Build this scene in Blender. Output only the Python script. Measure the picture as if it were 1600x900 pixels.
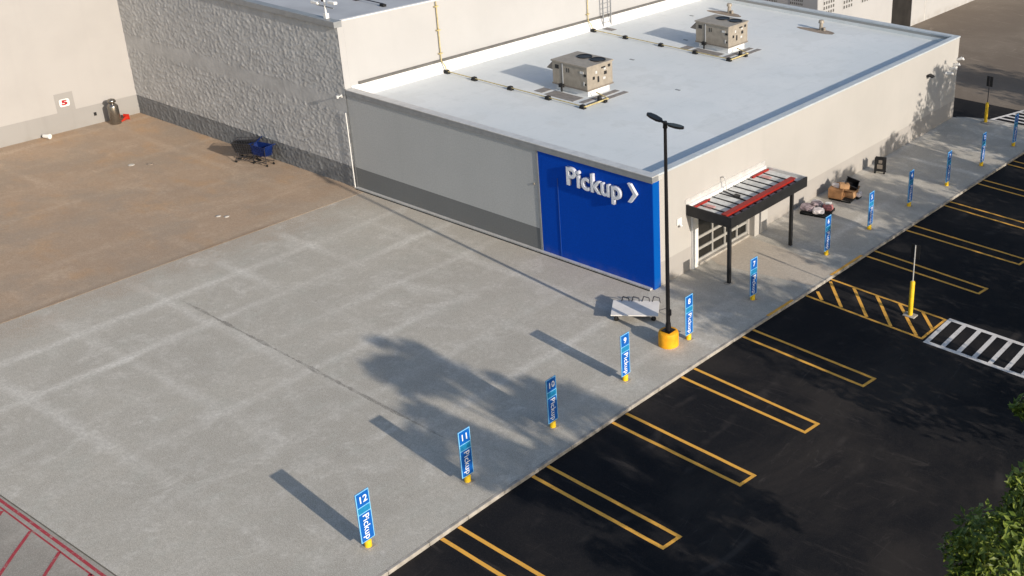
import bpy, bmesh, math, random
from mathutils import Vector, Matrix, Euler, noise
R_ = math.radians
random.seed(7)
for o in list(bpy.data.objects): bpy.data.objects.remove(o)
SC = bpy.context.scene
COL = SC.collection

# ------------------------------------------------------------------ camera, light, exposure
cam_data = bpy.data.cameras.new('camera'); cam = bpy.data.objects.new('camera', cam_data); COL.objects.link(cam)
cam.matrix_world = Matrix.Translation((28.328, -34.031, 22.671)) @ (Matrix.Rotation(0.548, 4, 'Z') @ Matrix.Rotation(1.159, 4, 'X') @ Matrix.Rotation(0.038, 4, 'Z'))
cam_data.sensor_width = 36; cam_data.lens = 1799.585 / 1600 * 36
cam_data.shift_x = (800 - 1262.905) / 1600; cam_data.shift_y = (343.452 - 450) / 1600
cam_data.clip_start = 0.5; cam_data.clip_end = 2000
SC.camera = cam
SUN_EL, SUN_AZ = R_(20.0), R_(-7.0)          # azimuth from +X
w = bpy.data.worlds.new("World"); SC.world = w; w.use_nodes = True
wn = w.node_tree; bg = wn.nodes['Background']; sky = wn.nodes.new('ShaderNodeTexSky')
sky.sky_type = 'NISHITA'; sky.sun_disc = False; sky.sun_elevation = SUN_EL; sky.sun_rotation = R_(97)
sky.air_density = 1.0; sky.dust_density = 1.0; sky.ozone_density = 1.0
wn.links.new(sky.outputs[0], bg.inputs[0]); bg.inputs[1].default_value = 0.14
sd = bpy.data.lights.new('sun', 'SUN'); sd.energy = 4.6; sd.angle = R_(0.55); sd.color = (1.0, 0.90, 0.77)
sun = bpy.data.objects.new('sun', sd); COL.objects.link(sun)
sdir = Vector((math.cos(SUN_EL) * math.cos(SUN_AZ), math.cos(SUN_EL) * math.sin(SUN_AZ), math.sin(SUN_EL)))
sun.rotation_euler = sdir.to_track_quat('Z', 'Y').to_euler(); sun.location = (60, -10, 40)
SC.view_settings.view_transform = 'Standard'; SC.view_settings.look = 'None'
SC.view_settings.exposure = 0.08; SC.view_settings.gamma = 1; SC.view_settings.use_curve_mapping = False

# ------------------------------------------------------------------ material helpers
class NT:
    def __init__(s, name):
        s.m = bpy.data.materials.new(name); s.m.use_nodes = True; s.t = s.m.node_tree
        s.b = s.t.nodes['Principled BSDF']; s.geo = None
    def n(s, k, **kw):
        x = s.t.nodes.new(k)
        for a, v in kw.items(): setattr(x, a, v)
        return x
    def put(s, sock, v):
        if isinstance(v, bpy.types.NodeSocket): s.t.links.new(v, sock)
        else: sock.default_value = v
    def pos(s):
        if not s.geo: s.geo = s.n('ShaderNodeTexCoord')
        return s.geo.outputs['Object']
    def xyz(s):
        q = s.n('ShaderNodeSeparateXYZ'); s.put(q.inputs[0], s.pos()); return q.outputs
    def math(s, op, a, b=0.0, c=0.0):
        q = s.n('ShaderNodeMath', operation=op); s.put(q.inputs[0], a); s.put(q.inputs[1], b); s.put(q.inputs[2], c); return q.outputs[0]
    def noise(s, scale, detail=4, rough=.55, vec=None, stretch=None, dist=0):
        q = s.n('ShaderNodeTexNoise'); q.inputs['Scale'].default_value = scale; q.inputs['Detail'].default_value = detail
        q.inputs['Roughness'].default_value = rough; q.inputs['Distortion'].default_value = dist
        v = vec or s.pos()
        if stretch:
            mp = s.n('ShaderNodeMapping'); s.put(mp.inputs[0], v); mp.inputs['Scale'].default_value = stretch; v = mp.outputs[0]
        s.put(q.inputs['Vector'], v); return q.outputs[0]
    def ramp(s, f, a, b, lo=0., hi=1.):
        q = s.n('ShaderNodeMapRange', interpolation_type='SMOOTHSTEP'); s.put(q.inputs[0], f)
        for i, v in zip((1, 2, 3, 4), (a, b, lo, hi)): q.inputs[i].default_value = v
        return q.outputs[0]
    def mix(s, f, a, b, mode='MIX'):
        q = s.n('ShaderNodeMix', data_type='RGBA', blend_type=mode); s.put(q.inputs[0], f)
        for i, v in ((6, a), (7, b)): s.put(q.inputs[i], v if isinstance(v, bpy.types.NodeSocket) else (*v, 1))
        return q.outputs[2]
    def bump(s, h, strength=.3, dist=.02):
        q = s.n('ShaderNodeBump'); s.put(q.inputs['Height'], h); q.inputs['Strength'].default_value = strength; q.inputs['Distance'].default_value = dist
        s.put(s.b.inputs['Normal'], q.outputs[0])
    def done(s, col, rough=.8, metal=0., spec=.3):
        s.put(s.b.inputs['Base Color'], col if isinstance(col, bpy.types.NodeSocket) else (*col, 1))
        s.put(s.b.inputs['Roughness'], rough); s.b.inputs['Metallic'].default_value = metal; s.b.inputs['Specular IOR Level'].default_value = spec
        return s.m

def M_plain(name, col, rough=.6, metal=0., var=.12, scale=3., spec=.3, bump=0):
    t = NT(name); f = t.noise(scale, 5)
    c2 = tuple(c * (1 - var) for c in col); c1 = tuple(min(1, c * (1 + var)) for c in col)
    if bump: t.bump(t.noise(scale * 12, 3), bump, .01)
    return t.done(t.mix(t.ramp(f, .3, .7), c2, c1), rough, metal, spec)

def M_concrete(name, base, light, dark, jx, jy, ox=0., oy=0., band=1.0, seam=False, tint=None, extra=None):
    t = NT(name); X, Y, Z = t.xyz()[:3]
    big = t.noise(.16, 5, .6); mid = t.noise(.9, 7, .72, dist=.4); fine = t.noise(7, 6, .8); grain = t.noise(32, 3, .8)
    c = t.mix(t.ramp(big, .32, .68), dark, base)
    c = t.mix(t.math('MULTIPLY', t.ramp(mid, .45, .72), .45), c, light)
    if tint: c = t.mix(t.math('MULTIPLY', t.ramp(t.noise(.3, 4, .6, stretch=(1, 1.7, 1)), .5, .66), .7), c, tint)
    wob = t.math('MULTIPLY', t.math('SUBTRACT', t.noise(.45, 3), .5), .30)
    def jd(v, per, off):       # distance to the nearest joint
        q = t.math('ADD', t.math('ADD', v, off), wob)
        return t.math('ABSOLUTE', t.math('SUBTRACT', t.math('PINGPONG', q, per), 0.0))
    for v, per, off, oth in ((X, jx, ox, (1, .25, 1)), (Y, jy, oy, (.25, 1, 1))):
        d = jd(v, per / 2, off)
        m = t.math('MULTIPLY', t.ramp(d, .42, .0, 0, .95), t.ramp(t.noise(2.5, 6, .8), .3, .62, .45, 1)); pm = t.ramp(t.noise(.30, 3, .6, stretch=oth), .36, .62)
        if extra: pm = t.math('MULTIPLY', pm, t.ramp(t.math('ADD', t.math('MULTIPLY', Y, .8), t.math('MULTIPLY', X, -.9)), -13.5, -3.5, .22, 1))
        c = t.mix(t.math('MULTIPLY', t.math('MULTIPLY', m, pm), .62 * band), c, light)
        # the sawn joint itself, hairline, partly filled
        q = t.math('PINGPONG', t.math('ADD', v, off), per / 2)
        hair = t.math('MULTIPLY', t.ramp(q, .03, .012), t.ramp(t.noise(.5, 2), .5, .6))
        c = t.mix(t.math('MULTIPLY', hair, .18), c, tuple(x * .5 for x in dark))
    if seam:
        q = t.math('ABSOLUTE', t.math('ADD', t.math('ADD', Y, 12.55), t.math('MULTIPLY', X, .037)))
        q = t.math('ADD', q, t.math('MULTIPLY', t.math('SUBTRACT', t.noise(.9, 5, .7), .5), .42))
        mm = t.math('MULTIPLY', t.ramp(t.math('ABSOLUTE', q), .075, .03), t.math('MULTIPLY', t.ramp(X, -15.5, -13.5), t.ramp(X, 2.2, .5)))
        c = t.mix(t.math('MULTIPLY', mm, t.ramp(t.noise(1.3, 2), .35, .55, .35, .9)), c, tuple(x * .38 for x in dark))
        # old tyre scuffs and damp stains
        st = t.ramp(t.noise(.55, 5, .65, stretch=(.5, 1.6, 1), dist=.6), .6, .76)
        c = t.mix(t.math('MULTIPLY', st, .35), c, tuple(x * .6 for x in dark))
    if extra: c = extra(t, c, X, Y)
    c = t.mix(t.ramp(t.math('ADD', t.noise(.45, 6, .75), 0), .38, .62, 0, .24), c, tuple(x * .80 for x in dark))
    c = t.mix(t.ramp(t.noise(.7, 6, .75, vec=None, stretch=(1.3, .8, 1)), .5, .68, 0, .35), c, (base[0] * .93, base[1] * 1.03, base[2] * 1.06))
    c = t.mix(t.ramp(t.noise(1.7, 6, .8), .56, .72, 0, .45), c, light)
    c = t.mix(t.ramp(t.noise(.42, 7, .78, dist=.8), .52, .70, 0, .42), c, light)
    c = t.mix(t.ramp(fine, .40, .60, 0, .48), c, tuple(x * .68 for x in base))
    c = t.mix(t.ramp(grain, .46, .64, 0, .45), c, tuple(min(1, x * 1.15) for x in light))
    spot = t.n('ShaderNodeTexVoronoi'); spot.inputs['Scale'].default_value = .9; t.put(spot.inputs['Vector'], t.pos())
    c = t.mix(t.math('MULTIPLY', t.ramp(spot.outputs['Distance'], .055, .02), t.ramp(t.noise(.8, 2), .52, .6, 0, .5)), c, tuple(x * .45 for x in dark))
    t.bump(t.math('ADD', fine, t.math('MULTIPLY', mid, 2)), .25, .01)
    return t.done(c, .88, 0, .2)

def M_asphalt(name, base, worn, amt=.6, rough=.75, lot=False):
    t = NT(name); X, Y, Z = t.xyz()[:3]
    big = t.noise(.13, 6, .65, dist=.5); grain = t.noise(34, 4, .8)
    sa = t.noise(.9, 6, .75, stretch=(.35, 2.0, 1), dist=1.5); sb = t.noise(1.5, 6, .75, stretch=(1.6, .3, 1), dist=1.3)
    c = t.mix(t.math('MULTIPLY', t.ramp(big, .40, .66), amt), base, worn)
    c = t.mix(t.math('MULTIPLY', t.ramp(sa, .56, .72), amt * .7), c, tuple(x * 1.55 for x in worn))
    c = t.mix(t.math('MULTIPLY', t.math('MULTIPLY', t.ramp(sb, .58, .74), t.ramp(big, .42, .58)), amt), c, tuple(x * 1.8 for x in worn))
    if lot:
        for dx, w_ in ((0, .05), (1.75, .04)):      # faint curved tyre marks and dusty wheel paths along the drive lane
            u = t.math('ADD', t.math('ADD', X, dx), t.math('MULTIPLY', t.noise(.09, 2), 6))
            k = t.math('PINGPONG', u, 2.9); m = t.math('MULTIPLY', t.ramp(k, w_ * 5, w_), t.ramp(t.noise(.3, 4, .7), .50, .66))
            c = t.mix(t.math('MULTIPLY', m, .4), c, tuple(x * 2.1 for x in worn))
        sp = t.n('ShaderNodeTexVoronoi'); sp.inputs['Scale'].default_value = .8; t.put(sp.inputs['Vector'], t.pos())
        c = t.mix(t.math('MULTIPLY', t.ramp(sp.outputs['Distance'], .06, .02), t.ramp(t.noise(.9, 2), .56, .62, 0, .6)), c, tuple(x * 3.4 for x in worn))
    c = t.mix(t.ramp(grain, .48, .75, 0, .5), c, tuple(x * 1.7 for x in worn))
    t.bump(grain, .5, .01)
    return t.done(c, rough, 0, .12)

def M_paint(name, col, under, wear=.4, rough=.7):
    t = NT(name); a = t.noise(3.5, 6, .7); b = t.noise(30, 3, .6)
    c = t.mix(t.ramp(t.noise(.8, 3), .35, .7, 0, .35), col, tuple(x * .78 for x in col))
    c = t.mix(t.math('MULTIPLY', t.ramp(t.math('ADD', t.math('MULTIPLY', a, .6), t.math('MULTIPLY', b, .4)), .53, .62), wear), c, under)
    return t.done(c, rough, 0, .2)

def M_wall(name, col, block=False, stain=.25, rough=.85, line=.85):
    t = NT(name); X, Y, Z = t.xyz()[:3]
    big = t.noise(.3, 4, .6); run = t.noise(.9, 4, .6, stretch=(1.6, 1.6, .12)); fine = t.noise(22, 3)
    c = t.mix(t.ramp(big, .3, .7), tuple(x * .94 for x in col), col)
    c = t.mix(t.math('MULTIPLY', t.ramp(run, .52, .75), stain), c, tuple(x * .72 for x in col))
    dirt = t.math('MULTIPLY', t.ramp(Z, .55, .0), t.ramp(t.noise(1.2, 4), .35, .7))
    c = t.mix(t.math('MULTIPLY', dirt, .3), c, (.22, .19, .15))
    if block: c = t.mix(t.ramp(t.noise(14, 5, .85), .38, .62, 0, .42), c, tuple(x * .62 for x in col)); c = t.mix(t.ramp(t.noise(17, 5, .85, stretch=(1, 1, 1.3)), .50, .66, 0, .35), c, tuple(min(1, x * 1.35) for x in col))
    c = t.mix(t.ramp(t.noise(45, 2, .7), .3, .7, 0, .12), c, tuple(x * .7 for x in col))
    h = fine
    if block:
        r = t.math('PINGPONG', Z, .1016); hh = t.ramp(r, .008, .0)
        c = t.mix(t.math('MULTIPLY', hh, 1 - line), c, tuple(x * .6 for x in col))
        h = t.math('SUBTRACT', fine, t.math('MULTIPLY', hh, 1.2))
    t.bump(h, .3, .01)
    return t.done(c, rough, 0, .08)

mt = {}
def ex_apron(t, c, X, Y):      # brown dust tracked over the joint, damp rust trails, tyre scuffs
    n1 = t.math('SUBTRACT', t.noise(.5, 6, .7), .5)
    f = t.ramp(t.math('ADD', X, t.math('MULTIPLY', n1, 7)), -15.6, -18.6, 0, .75)
    c = t.mix(f, c, (.36, .275, .20))
    g = t.math('MULTIPLY', t.ramp(t.math('ADD', Y, t.math('MULTIPLY', n1, 3)), -2.6, .2, 0, .5), t.ramp(X, 1.5, -2.5))
    c = t.mix(g, c, (.40, .345, .28))
    u = t.math('ADD', t.math('ADD', X, t.math('MULTIPLY', Y, .22)), t.math('MULTIPLY', t.noise(.12, 2), 9))
    k = t.math('PINGPONG', u, 3.1); tr = t.math('MULTIPLY', t.ramp(k, .22, .06), t.ramp(t.noise(.22, 4, .6), .54, .7))
    return t.mix(t.math('MULTIPLY', tr, .35), c, (.2, .185, .165))
def ex_sand(t, c, X, Y):
    n1 = t.math('SUBTRACT', t.noise(.45, 6, .7), .5)
    f = t.ramp(t.math('ADD', X, t.math('MULTIPLY', n1, 5)), -20.4, -17.9, 0, .8)
    f2 = t.math('MULTIPLY', f, t.ramp(t.math('ADD', Y, t.math('MULTIPLY', n1, 4)), -7.5, -2.5, .25, 1))
    c = t.mix(f2, c, (.40, .35, .29))
    edge = t.math('MULTIPLY', t.ramp(t.math('ADD', X, t.math('MULTIPLY', t.noise(2.2, 5, .7), .35)), -18.75, -18.42), t.ramp(Y, -4, -6))
    c = t.mix(t.math('MULTIPLY', edge, .6), c, (.14, .095, .06))
    gr = t.ramp(t.noise(.28, 6, .7), .46, .62, 0, .75)
    return t.mix(gr, c, (.31, .26, .21))
mt['apron'] = M_concrete('apron_concrete', (.455, .42, .358), (.74, .71, .65), (.38, .352, .302), 3.1, 3.35, 2.9, 2.4, 1.3, seam=True, extra=ex_apron)
mt['sand'] = M_concrete('brown_stained_concrete', (.43, .31, .215), (.56, .44, .33), (.34, .25, .18), 3.1, 6.6, 3.5, 2.3, 1.1, tint=(.47, .29, .155), extra=ex_sand)
mt['curb'] = M_plain('curb_concrete', (.36, .335, .30), .9, 0, .22, 3, .1)
mt['walk'] = M_concrete('sunlit_walk_concrete', (.52, .45, .37), (.66, .59, .5), (.46, .40, .33), 2.4, 3.0, 0, 0, .4)
mt['oldslab'] = M_concrete('old_grey_slab', (.36, .33, .285), (.48, .44, .39), (.25, .23, .20), 2.3, 1.7, .4, .6, 1.0)
mt['asph'] = M_asphalt('fresh_asphalt', (.0085, .0092, .0115), (.033, .0285, .026), .95, .85, True)
mt['oldasph'] = M_asphalt('old_brown_asphalt', (.165, .135, .108), (.215, .18, .145), .9, .9)
mt['ground'] = M_asphalt('far_ground', (.15, .13, .11), (.2, .17, .14), .6, .9)
mt['yel'] = M_paint('yellow_road_paint', (.86, .44, .075), (.30, .17, .05), .35)
mt['wht'] = M_paint('white_road_paint', (.72, .69, .66), (.12, .11, .1), .4)
mt['redp'] = M_paint('red_road_paint', (.40, .05, .065), (.36, .27, .24), .95)
mt['cream'] = M_wall('cream_wall_paint', (.455, .437, .412), False, .08)
mt['grey'] = M_wall('pale_grey_block_paint', (.475, .482, .478), True, .18)
mt['dgrey'] = M_wall('dark_grey_block_paint', (.20, .205, .205), True, .16)
mt['base'] = M_wall('beige_grey_base_paint', (.32, .31, .30), False, .2)
mt['blue'] = M_wall('blue_wall_paint', (.0005, .064, .47), True, .14, .8, .72)
mt['lblue'] = M_wall('bright_blue_wall_paint', (.0, .085, .38), False, .05, .8)
mt['white'] = M_wall('white_wall', (.44, .435, .435), False, .06)
mt['roof'] = NT('white_roof_membrane')
_t = mt['roof']; _X, _Y, _Z = _t.xyz()[:3]
_c = _t.mix(_t.ramp(_t.noise(.12, 4), .35, .7), (.635, .672, .685), (.72, .74, .74))
_c = _t.mix(_t.math('MULTIPLY', _t.ramp(_t.noise(.5, 5, .7, stretch=(1, .4, 1)), .55, .75), .22), _c, (.52, .53, .53))
_c = _t.mix(_t.ramp(_t.noise(1.1, 5, .7), .5, .7, 0, .2), _c, (.46, .50, .50)); _p = _t.ramp(_t.math('ADD', _t.noise(.22, 4, .6), 0), .57, .60, 0, .16); _c = _t.mix(_p, _c, (.50, .52, .50))
_q = _t.math('PINGPONG', _X, 1.5); _c = _t.mix(_t.math('MULTIPLY', _t.ramp(_q, .035, .01), .16), _c, (.5, .5, .5))
_c = _t.mix(_t.ramp(_t.noise(9, 3), .5, .8, 0, .15), _c, (.5, .5, .5))
mt['roof'] = _t.done(_c, .55, 0, .3)
mt['metalgrey'] = M_plain('grey_coping_metal', (.27, .28, .29), .5, .2, .08)
mt['sidecap'] = M_plain('pale_blue_grey_coping', (.46, .50, .53), .6, 0, .06)
mt['termbar'] = M_plain('dark_termination_bar', (.12, .115, .11), .6, 0, .15)
mt['capgrey'] = M_plain('dusty_white_plastic', (.5, .47, .42), .6, 0, .1)
mt['base2'] = M_wall('pale_beige_base_paint', (.385, .365, .345), False, .2)
mt['lightmetal'] = M_plain('light_metal', (.62, .61, .59), .45, .3, .08)
mt['wingroof'] = M_plain('grey_roof_membrane', (.42, .43, .45), .7, 0, .1, .4)
mt['hvac'] = M_plain('tan_sheet_metal', (.325, .285, .235), .5, .1, .1, 4)
mt['hvacd'] = M_plain('dark_tan_sheet_metal', (.22, .19, .16), .55, .1, .12, 4)
mt['curbwhite'] = M_plain('white_roof_curb', (.74, .73, .72), .6, 0, .05)
mt['black'] = M_plain('black_metal', (.012, .012, .014), .45, .3, .2)
mt['rubber'] = M_plain('black_rubber', (.018, .018, .018), .8, 0, .2)
mt['charcoal'] = M_plain('charcoal_steel', (.026, .026, .027), .5, .3, .15)
mt['mat'] = M_plain('grey_walkway_mat', (.23, .215, .205), .85, 0, .15, 5)
mt['pipe'] = M_plain('yellow_gas_pipe', (.50, .41, .20), .5, 0, .2, 6)
mt['yplastic'] = M_plain('yellow_plastic', (.78, .50, .02), .45, 0, .12, 3)
mt['ybase'] = M_plain('orange_yellow_painted_concrete', (.80, .36, .012), .6, 0, .14, 4, bump=.2)
mt['sblue'] = M_plain('blue_sign_face', (.003, .10, .42), .45, 0, .06, 8)
mt['sblue2'] = M_plain('teal_sign_band', (.012, .20, .42), .45, 0, .06, 8)
mt['slight'] = M_plain('pale_blue_sign_border', (.20, .52, .80), .45, 0, .04, 8)
mt['swhite'] = M_plain('white_sign_lettering', (.80, .82, .84), .5, 0, .03)
mt['letter'] = M_plain('white_acrylic_letter', (.72, .74, .80), .4, 0, .04)
mt['lettered'] = M_plain('silver_letter_return', (.68, .70, .76), .4, .2, .05)
mt['red'] = M_plain('red_painted_steel', (.29, .018, .012), .5, 0, .15)
mt['deck'] = M_plain('galvanised_deck', (.56, .57, .56), .6, .0, .2, 2)
mt['glass'] = M_plain('dark_glass', (.012, .012, .011), .12, 0, .2, 2, .5)
mt['steel'] = M_plain('brushed_steel', (.27, .25, .225), .25, .9, .1)
mt['card'] = M_plain('brown_cardboard', (.30, .155, .07), .85, 0, .18, 4)
mt['card2'] = M_plain('tan_cardboard', (.40, .235, .12), .85, 0, .18, 4)
mt['wood'] = M_plain('weathered_pallet_wood', (.14, .10, .07), .85, 0, .25, 6)
mt['wrapw'] = M_plain('white_shrink_wrap', (.60, .55, .55), .35, 0, .2, 5)
mt['wrapp'] = M_plain('pink_packaging', (.42, .16, .16), .5, 0, .3, 5)
mt['wrapg'] = M_plain('mauve_grey_packaging', (.30, .24, .26), .5, 0, .3, 5)
mt['cartblue'] = M_plain('navy_blue_plastic', (.006, .022, .12), .45, 0, .15)
mt['wire'] = M_plain('dark_grey_wire', (.06, .06, .07), .4, .5, .15)
mt['board'] = M_plain('white_laminate_board', (.76, .73, .69), .5, 0, .05, 2)
mt['whitep'] = M_plain('white_plastic', (.75, .74, .72), .45, 0, .05)
mt['redplastic'] = M_plain('red_plastic', (.50, .03, .015), .45, 0, .15)
mt['redink'] = M_plain('dark_red_sign_paint', (.35, .008, .02), .5, 0, .05)
mt['ventd'] = M_plain('vent_hole_shade', (.10, .095, .09), .9, 0, .2)
mt['void'] = M_plain('black_door_and_interior', (.018, .016, .015), .6, 0, .3, 1)
mt['stain'] = M_plain('brown_roof_stain', (.29, .235, .185), .8, 0, .2, 3)
mt['bark'] = M_plain('bark', (.085, .06, .042), .9, 0, .3, 8, bump=.6)
_l = NT('leaf'); _f = _l.noise(1.7, 3)
mt['leaf'] = _l.done(_l.mix(_l.ramp(_l.noise(9, 2), .3, .7), _l.mix(_l.ramp(_f, .35, .65), (.038, .072, .010), (.085, .13, .016)), (.17, .21, .03)), .5, 0, .3)
mt['leaf'].node_tree.nodes['Principled BSDF'].inputs['Transmission Weight'].default_value = 0.0

# ------------------------------------------------------------------ mesh helpers
class MB:
    def __init__(s): s.v = []; s.f = []; s.mi = []; s.mats = []; s.sm = []
    def _m(s, m):
        if m not in s.mats: s.mats.append(m)
        return s.mats.index(m)
    def add(s, vs, fs, m=None, smooth=False):
        o = len(s.v); s.v += [tuple(v) for v in vs]
        for f in fs: s.f.append([i + o for i in f]); s.mi.append(s._m(m)); s.sm.append(smooth)
        return s
    def box(s, x0, x1, y0, y1, z0, z1, m=None, T=None):
        vs = [Vector((x, y, z)) for z in (z0, z1) for y in (y0, y1) for x in (x0, x1)]
        if T: vs = [T @ v for v in vs]
        return s.add(vs, [(0, 2, 3, 1), (4, 5, 7, 6), (0, 1, 5, 4), (2, 6, 7, 3), (0, 4, 6, 2), (1, 3, 7, 5)], m)
    def tube(s, a, b, r, r2=None, n=12, m=None, caps=True):
        a, b = Vector(a), Vector(b); r2 = r if r2 is None else r2
        q = (b - a).to_track_quat('Z', 'Y'); vs = []
        for p, rr in ((a, r), (b, r2)):
            for i in range(n):
                t = 2 * math.pi * i / n; vs.append(p + q @ Vector((math.cos(t) * rr, math.sin(t) * rr, 0)))
        s.add(vs, [(i, (i + 1) % n, n + (i + 1) % n, n + i) for i in range(n)], m, True)
        if caps: s.add(vs, [tuple(reversed(range(n))), tuple(range(n, 2 * n))], m)
        return s
    def lathe(s, prof, c=(0, 0, 0), n=24, m=None, smooth=True):
        vs = []; k = len(prof)
        for r, z in prof:
            for i in range(n):
                t = 2 * math.pi * i / n; vs.append((c[0] + r * math.cos(t), c[1] + r * math.sin(t), c[2] + z))
        fs = [(j * n + i, j * n + (i + 1) % n, (j + 1) * n + (i + 1) % n, (j + 1) * n + i) for j in range(k - 1) for i in range(n)]
        s.add(vs, fs, m, smooth)
        return s.add([vs[i] for i in range(n)] + [vs[(k - 1) * n + i] for i in range(n)], [tuple(reversed(range(n))), tuple(range(n, 2 * n))], m)
    def poly(s, pts, z, m=None): return s.add([(x, y, z) for x, y in pts], [tuple(range(len(pts)))], m)
    def prism(s, pts, z0, z1, m=None, T=None):
        n = len(pts); vs = [Vector((x, y, z)) for z in (z0, z1) for x, y in pts]
        if T: vs = [T @ v for v in vs]
        return s.add(vs, [tuple(reversed(range(n))), tuple(range(n, 2 * n))] + [(i, (i + 1) % n, n + (i + 1) % n, n + i) for i in range(n)], m)
    def build(s, name, mat, parent=None, bevel=0, label=None):
        me = bpy.data.meshes.new(name); me.from_pydata([tuple(v) for v in s.v], [], s.f)
        base = s.mats or [None]
        for m in base: me.materials.append(m or mat)
        me.polygons.foreach_set('material_index', s.mi); me.polygons.foreach_set('use_smooth', s.sm); me.update()
        o = bpy.data.objects.new(name, me); COL.objects.link(o)
        if parent: o.parent = parent
        if label: o['label'] = label
        if bevel:
            b = o.modifiers.new('b', 'BEVEL'); b.width = bevel; b.segments = 2; b.limit_method = 'ANGLE'
        return o
def thing(name, label, cat, loc=(0, 0, 0), rz=0, group=None):
    o = bpy.data.objects.new(name, None); COL.objects.link(o); o.location = loc; o.rotation_euler = (0, 0, rz)
    o.empty_display_size = .3; o['label'] = label; o['category'] = cat
    if group: o['group'] = group
    return o
def tag(o, label, cat, group=None):
    o['label'] = label; o['category'] = cat
    if group: o['group'] = group
    return o
def struct(o, label, cat, kind='structure'):
    o['kind'] = kind; o['label'] = label; o['category'] = cat; return o
def dup(root, loc, rz, label, group=None, scale=None):
    def cp(o, par):
        c = o.copy(); COL.objects.link(c)
        if par: c.parent = par
        for ch in [x for x in bpy.data.objects if x.parent == o]: cp(ch, c)
        return c
    r = cp(root, None); r.location = loc; r.rotation_euler = (0, 0, rz); r['label'] = label
    if group: r['group'] = group
    if scale: r.scale = scale
    return r
def text_mesh(name, body, size, depth, mat, parent, M, bold=0.0, align='CENTER', sx=1.0, bevel=0.0, spacing=1.0, label=None):
    cu = bpy.data.curves.new(name, 'FONT'); cu.body = body; cu.size = size; cu.extrude = depth / 2; cu.offset = bold
    cu.align_x = align; cu.align_y = 'CENTER'; cu.bevel_depth = bevel; cu.resolution_u = 4; cu.space_character = spacing
    t = bpy.data.objects.new(name, cu); COL.objects.link(t); bpy.context.view_layer.update()
    me = bpy.data.meshes.new_from_object(t.evaluated_get(bpy.context.evaluated_depsgraph_get()))
    bpy.data.objects.remove(t); me.transform(M @ Matrix.Diagonal((sx, 1, 1, 1)))
    me.materials.clear(); me.materials.append(mat); me.name = name
    o = bpy.data.objects.new(name, me); COL.objects.link(o); o.parent = parent
    if label: o['label'] = label
    return o
def frame(o, x, y, z):   # matrix with origin o and columns x, y, z
    m = Matrix((x, y, z)).transposed().to_4x4(); m.translation = Vector(o); return m
FX = lambda o: frame(o, (0, 1, 0), (0, 0, 1), (1, 0, 0))      # text on a face that looks towards +X
FY = lambda o: frame(o, (1, 0, 0), (0, 0, 1), (0, -1, 0))     # text on a face that looks towards -Y

# ------------------------------------------------------------------ the ground
ZA = -0.13
struct(MB().poly([(-400, -400), (400, -400), (400, 500), (-400, 500)], -.30).build('ground', mt['ground']), 'grey brown ground spreading beyond the lot', 'ground')
CURB = [(-45, 5.02), (-18, 5.02), (-14, 4.98), (-11, 5.02), (-7, 5.08), (-3, 5.18), (0, 5.26), (3, 5.38), (8.5, 5.54), (14.5, 5.72), (20, 5.87), (26, 6.08), (30.3, 6.2)]
def cx(y):
    for (a, xa), (b, xb) in zip(CURB, CURB[1:]):
        if a <= y <= b: return xa + (xb - xa) * (y - a) / (b - a)
    return CURB[0][1]
struct(MB().poly([(3.6, -60), (70, -60), (70, 62), (2.5, 33.6), (-1.9, 33.5), (-3, 29), (3.6, 29)], ZA).build('parking_lot', mt['asph']), 'fresh black asphalt parking lot with yellow bays', 'asphalt')
struct(MB().poly([(-60, 29.3), (-3, 29.3), (-1.9, 33.4), (2.5, 33.5), (70, 61.9), (120, 200), (-60, 200)], ZA - .012).build('service_yard', mt['oldasph']), 'worn brown asphalt yard behind the building', 'asphalt')
apr = MB(); CW = .13
ring = [(cx(y) - CW, y) for y, _ in CURB if y > -22.35 and y < 29]
ring = [(cx(-22.35) - CW, -22.35)] + ring + [(cx(29.2) - CW, 29.2)]
pts = [(-18.5, -22.35)] + ring + [(4.2, 30.45), (2.0, 30.2), (.8, 29.75), (0.3, 29.35), (-2, 29.3), (-2, .3), (-18.5, .3)]
apr.prism(pts, -.28, 0)
struct(apr.build('concrete_apron', mt['apron']), 'broad pale concrete apron in front of the building', 'concrete')
struct(MB().prism([(-60, -60), (-18.53, -60), (-18.53, .3), (-60, .3)], -.28, .004).build('brown_apron', mt['sand']), 'brown stained concrete in the left corner', 'concrete')
struct(MB().prism([(-18.5, -60), (cx(-40) - CW, -60), (cx(-22.38) - CW, -22.39), (-18.5, -22.39)], -.28, -.006).build('grey_slab', mt['oldslab']), 'old grey slab with red hatching', 'concrete')
cb = MB()
prev = None
for y in [-45 + i * 1.5 for i in range(51)]:
    y = min(y, 29.2)
    a = (cx(y) - CW + .004, y); b = (cx(y), y)
    if prev and y > prev[0][1]:
        (pa, pb) = prev
        cb.prism([pa, pb, (b[0], b[1] - .012), (a[0], a[1] - .012)], -.28, .003)
    prev = (a, b)
cb.prism([(4.2, 30.46), (cx(29.2) - CW + .004, 29.2), (cx(29.2), 29.22), (4.5, 30.62)], -.28, .003)
cb.prism([(4.5, 30.62), (1.95, 30.36), (.7, 29.9), (.1, 29.5), (.3, 29.36), (.8, 29.76), (2.0, 30.21), (4.2, 30.46)], -.28, .003)
struct(cb.build('kerb', mt['curb'], bevel=.015), 'long pale kerb between concrete and black asphalt', 'kerb')
# concrete path from the door to the kerb; its warm colour paints in sunlight
struct(MB().poly([(.05, 3.9), (.75, 3.6), (3.1, 4.0), (cx(4.2) - .2, 4.3), (cx(6.2) - .2, 6.3), (2.2, 6.75), (.05, 6.9)], .004).build('sunlit_door_path', mt['walk']), 'concrete path from the glazed door to the kerb with sunlight painted into its tone', 'path')

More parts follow.
